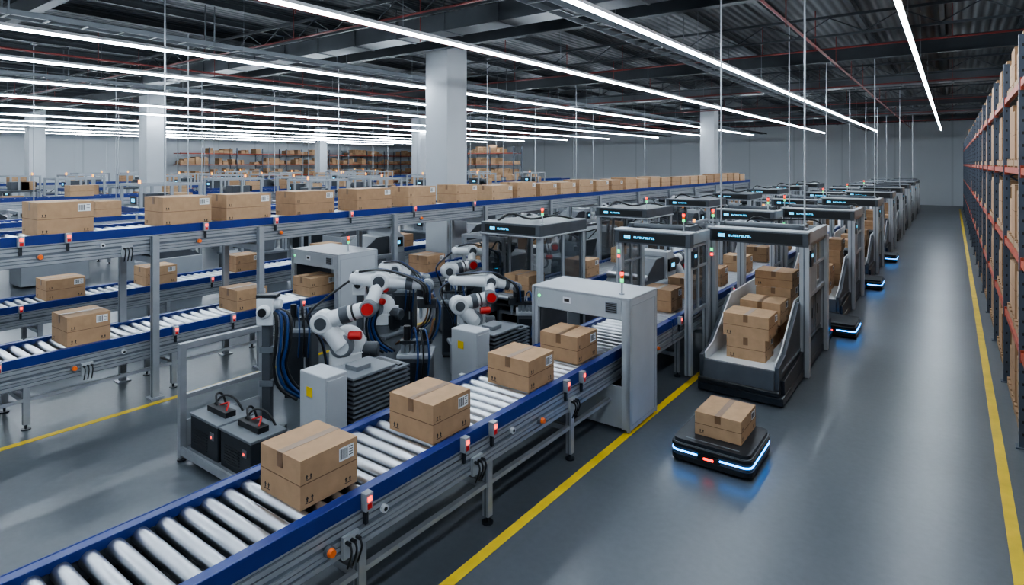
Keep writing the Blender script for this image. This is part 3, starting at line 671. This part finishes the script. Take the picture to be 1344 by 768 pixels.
def pm_c():
    r=root('sorting_tower',(-20.8,3,0),label='tall sorting tower with grey frame, dark decks and lamps',category='machine',group='sorting towers')
    for x in (-.7,.7):
        for y in (-.9,0,.9): obj('frame_post',B(x-.04,x+.04,y-.04,y+.04,0,2.75),GREYM,r)
    for z in (.9,1.9): obj('deck',B(-.76,.76,-.96,.96,z,z+.1).box(-.78,.78,-.98,-.96,z-.04,z+.14,1).box(.76,.78,-.96,.98,z-.04,z+.14,1),[DARK2,BLUE],r)
    obj('top_frame',B(-.74,.74,-.94,-.86,2.7,2.78).box(-.74,.74,.86,.94,2.7,2.78).box(-.74,-.66,-.86,.86,2.7,2.78).box(.66,.74,-.86,.86,2.7,2.78),GREYM,r)
    obj('drive_unit',drum(B(-.5,.1,-.5,.3,2.0,2.45),(.3,.1,2.25),.16,.3,'x'),DARK2,r,bevel=.015)
    obj('white_box',B(-.3,.4,.4,.8,1.0,1.5),GREY,r,bevel=.01)
    obj('base_unit',B(-.6,.6,-.8,.8,.03,.6),DARK,r,bevel=.01)
    obj('control_screen',B(.2,.6,-1.0,-.98,2.15,2.4).box(.28,.5,-1.003,-1.0,2.22,2.32,1),[BLACK,CYAN],r)
    obj('warning_lamp',MB().cyl((.6,-.9,2.78),(.6,-.9,2.9),.035,n=10),AMBL,r)
    return r
pc=pm_c()
rows=[(-8.3,[14.4,16.2,20.4,22.6,25.5,28,31,34.5,38]),(-5.14,[11.4,16.6,21.2,24,27,30.5,34,38]),
      (-12.35,[10.5,19.0,20.9,24.6,27,30,33,39]),(-16.2,[7,9.5,13,16.5,20,24,28,33,38,44])]
k=0
for x,ys in rows:
    for y in ys:
        k+=1
        clone(pa if k%2 else pb,(x,y,0),rz=random.choice((0,math.pi)))
rows=[(-20.8,[6,9,12,15,18,22,26,30,35,41]),(-25.5,[4,7,10.5,14,17.5,21,26,31,37,43]),(-31.5,[7,10,13.5,17,20.5,24,33,38]),(-34,[9,12,15,18,21,24,27,31,40]),
      (-40,[10,13,16,19,22,26,31,35,40,45]),(-47.6,[10,16,19,22,26,30,40,45,50]),(-52.4,[12,15,18,22,26,30,34,38,42,46,50])]
for x,ys in rows:
    for y in ys:
        k+=1
        if random.random()<.55:
            clone(pc,(x,y,0),rz=random.choice((0,math.pi)))
            if random.random()<.6: carton(x+.2,y+.45,2.0,.6,.6,.45,group='boxes on sorting towers',detail=False)
        else: clone(pa if k%2 else pb,(x,y,0),rz=random.choice((0,math.pi)))
# ------------------------------------------------------------------ hanging rods
def rod(x,y,z0,r=.013):
    mb=MB().cyl((x,y,z0),(x,y,6.995),r,n=8); mb.cyl((x,y,z0),(x,y,z0+.03),.05,n=10); mb.box(x-.07,x+.07,y-.07,y+.07,6.97,6.995)
    obj('suspension_rod',mb,RODM,label='thin pale vertical suspension rod hung from the roof',category='rod',group='suspension rods')
for i in range(N-1):
    rod(-3.3,10.75+5.5*i,2.32,.015)
    if i%2==0: rod(-1.95,10.75+5.5*i,2.32,.015)
for x,ys in ((-12.8,(5.6,16,22,29)),(-16.9,(3,8,13,19,25,31)),(-22.2,(6,11,16,22,29.3,37.8)),(-27.1,(5,10,17,24.4,32,40)),(-34.9,(8,13,18,24.4,30,38,45)),(-42,(9,15,21,28.8,36,44.8)),(-50.4,(10,16,23,31,40))):
    for y in ys: rod(x,y,1.95,.016)
# ------------------------------------------------------------------ racks
LV=(1.15,2.25,3.35,4.4)
rk=root('pallet_rack',(.68,6.7,0),label='pallet rack bay with orange beams and blue-grey uprights',category='rack',group='pallet racks along the aisle')
def upright(y):
    mb=MB(); q=.04
    for x in (0,1.25):
        mb.box(x-q,x+q,y-q,y+q,0,4.95)
        mb.box(x-.07,x+.07,y-.07,y+.07,0,.015)
        z=.15
        while z<4.9: mb.box(x-q-.002 if x==0 else x+.03,x-.03 if x==0 else x+q+.002,y-.01,y+.01,z,z+.035,1); mb.box(x-.01,x+.01,y-q-.002,y-.03,z,z+.035,1); z+=.15
    z=.2; s=0
    while z<4.6:
        a=(0.04,1.21) if s%2==0 else (1.21,.04)
        mb.cyl((a[0],y,z),(a[1],y,z+.75),.013,n=6); z+=.75; s+=1
    return mb
U0=upright(0).mesh('upright_frame',[RACKB,BLACK])
obj('upright_frame',U0,None,rk)
BM0=B(-.025,.025,.042,2.658,-.08,0).box(-.03,.03,.042,.08,-.12,.03).box(-.03,.03,2.62,2.658,-.12,.03).mesh('load_beam',[RACKO])
DM=MB()
for i in range(9): DM.box(.03,1.22,.12+i*.29,.18+i*.29,-.02,0)
for i in range(5): DM.box(.05+i*.28,.07+i*.28,.05,2.65,-.03,-.02)
DM=DM.mesh('shelf_deck',[ALUD])
for z in LV:
    obj('load_beam',BM0,None,rk,loc=(0,0,z)); obj('load_beam',BM0,None,rk,loc=(1.25,0,z)); obj('shelf_deck',DM,None,rk,loc=(0,0,z))
NB=18
for i in range(1,NB): clone(rk,(.68,6.7+2.7*i,0))
obj('rack_end_frame',U0,None,loc=(.68,6.7+2.7*NB,0),label='blue-grey upright frame ending the pallet rack run',category='rack')
far=MB(); fcols=[CARD[0],CARD[1],CARD[2],WOOD,GREY]
def fill(mb,ox,oy,dirx,z,L=2.7,dep=1.0,prob=.95,hm=.5,hx=.88,wm=.5,off=0):
    (ux,uy),(vx,vy)=dirx
    p=.08
    def bb(a0,a1,b0,b1,z0,z1,m):
        xs=[ox+ux*a+vx*b for a in (a0,a1) for b in (b0,b1)]; ys=[oy+uy*a+vy*b for a in (a0,a1) for b in (b0,b1)]
        mb.box(min(xs),max(xs),min(ys),max(ys),z0,z1,m)
    while p<L-.4:
        w=random.uniform(wm,wm+.3)
        if p+w>L-.05: w=L-.07-p
        h=random.uniform(hm,hx)
        if random.random()<prob:
            q=random.uniform(-.02,.05)+off
            bb(p,p+w-.03,q,dep,z+.01,z+h*.5,random.randrange(3)); bb(p+.01,p+w-.04,q+.01,dep-.02,z+h*.5+.005,z+h,random.randrange(3))
        p+=w
PW=MB()
for i in range(5): PW.box(-.5,.5,-.6+i*.27,-.48+i*.27,.1,.12)
for x in (-.5,-.05,.4): PW.box(x,x+.1,-.6,.6,.02,.1)
for i in (0,2,4): PW.box(-.5,.5,-.6+i*.27,-.48+i*.27,0,.02)
PWM=PW.mesh('pallet',[WOOD])
for i in range(NB):
    oy=6.7+2.7*i
    for z in (0,)+LV:
        if 1<=i<=7:
            for q in (.72,1.98):
                obj('pallet',PWM,None,loc=(1.18,oy+q,z+.001),label='wooden pallet on the rack shelf',category='pallet',group='pallets in the rack')
                h=random.choice((.66,.74,.82)) if z<4.3 else .5
                carton(.965,oy+q-.3,z+.121,.54,.56,h,rz=math.pi,lab='brown cardboard box on a pallet in the rack',group='boxes in the aisle rack',detail=False,s=1)
                h=random.choice((.5,.66,.78)) if z<4.3 else .36
                carton(.97,oy+q+.29,z+.121,.52,.56,h,rz=math.pi,lab='brown cardboard box on a pallet in the rack',group='boxes in the aisle rack',detail=False,s=random.choice((0,1)))
        else: fill(far,.68,oy,((0,1),(1,0)),z,prob=.93,hm=.5,hx=.85,off=.02)
obj('stacked_boxes',far,fcols,kind='stuff',label='stacked brown cardboard boxes filling the rack shelves',category='boxes')
fb=MB()
for i in range(11):
    oy=26+2.7*i; clone(rk,(-56.5,oy+2.7,0),rz=math.pi,label='distant pallet rack bay with orange beams')
    for z in (0,)+LV[:3]+((4.4,) if i%3 else ()): fill(fb,-56.5,oy,((0,1),(-1,0)),z,prob=.85,hm=.2,hx=.7,wm=.3,off=.05)
for i in range(2):
    ox=-37+2.7*i; clone(rk,(ox,44.5,0),rz=-math.pi/2,label='distant pallet rack bay with orange beams')
    for z in (0,)+LV: fill(fb,ox,44.5,((1,0),(0,-1)),z,dep=1.2,prob=.85,hm=.25,hx=.75,wm=.35)
obj('rack_end_frame',U0,None,loc=(-37+5.4,44.5,0),rz=-math.pi/2,label='blue-grey upright frame ending a short rack run',category='rack')
obj('stacked_boxes',fb,fcols,kind='stuff',label='stacked brown cardboard boxes on distant rack shelves',category='boxes')
# ------------------------------------------------------------------ camera / world
cd=bpy.data.cameras.new('camera'); cam=bpy.data.objects.new('camera',cd); COL.objects.link(cam)
cam.location=(0,0,3.4); cam.rotation_euler=(math.radians(90),0,math.radians(36.3))
cd.sensor_width=36; cd.lens=36*787/1344; cd.shift_y=-169/1344; cd.clip_end=300
scene.camera=cam
w=bpy.data.worlds.new('world'); w.use_nodes=True; scene.world=w
w.node_tree.nodes['Background'].inputs[0].default_value=(.1,.12,.15,1); w.node_tree.nodes['Background'].inputs[1].default_value=.5
print('cartons',NC[0],'objects',len(bpy.data.objects))
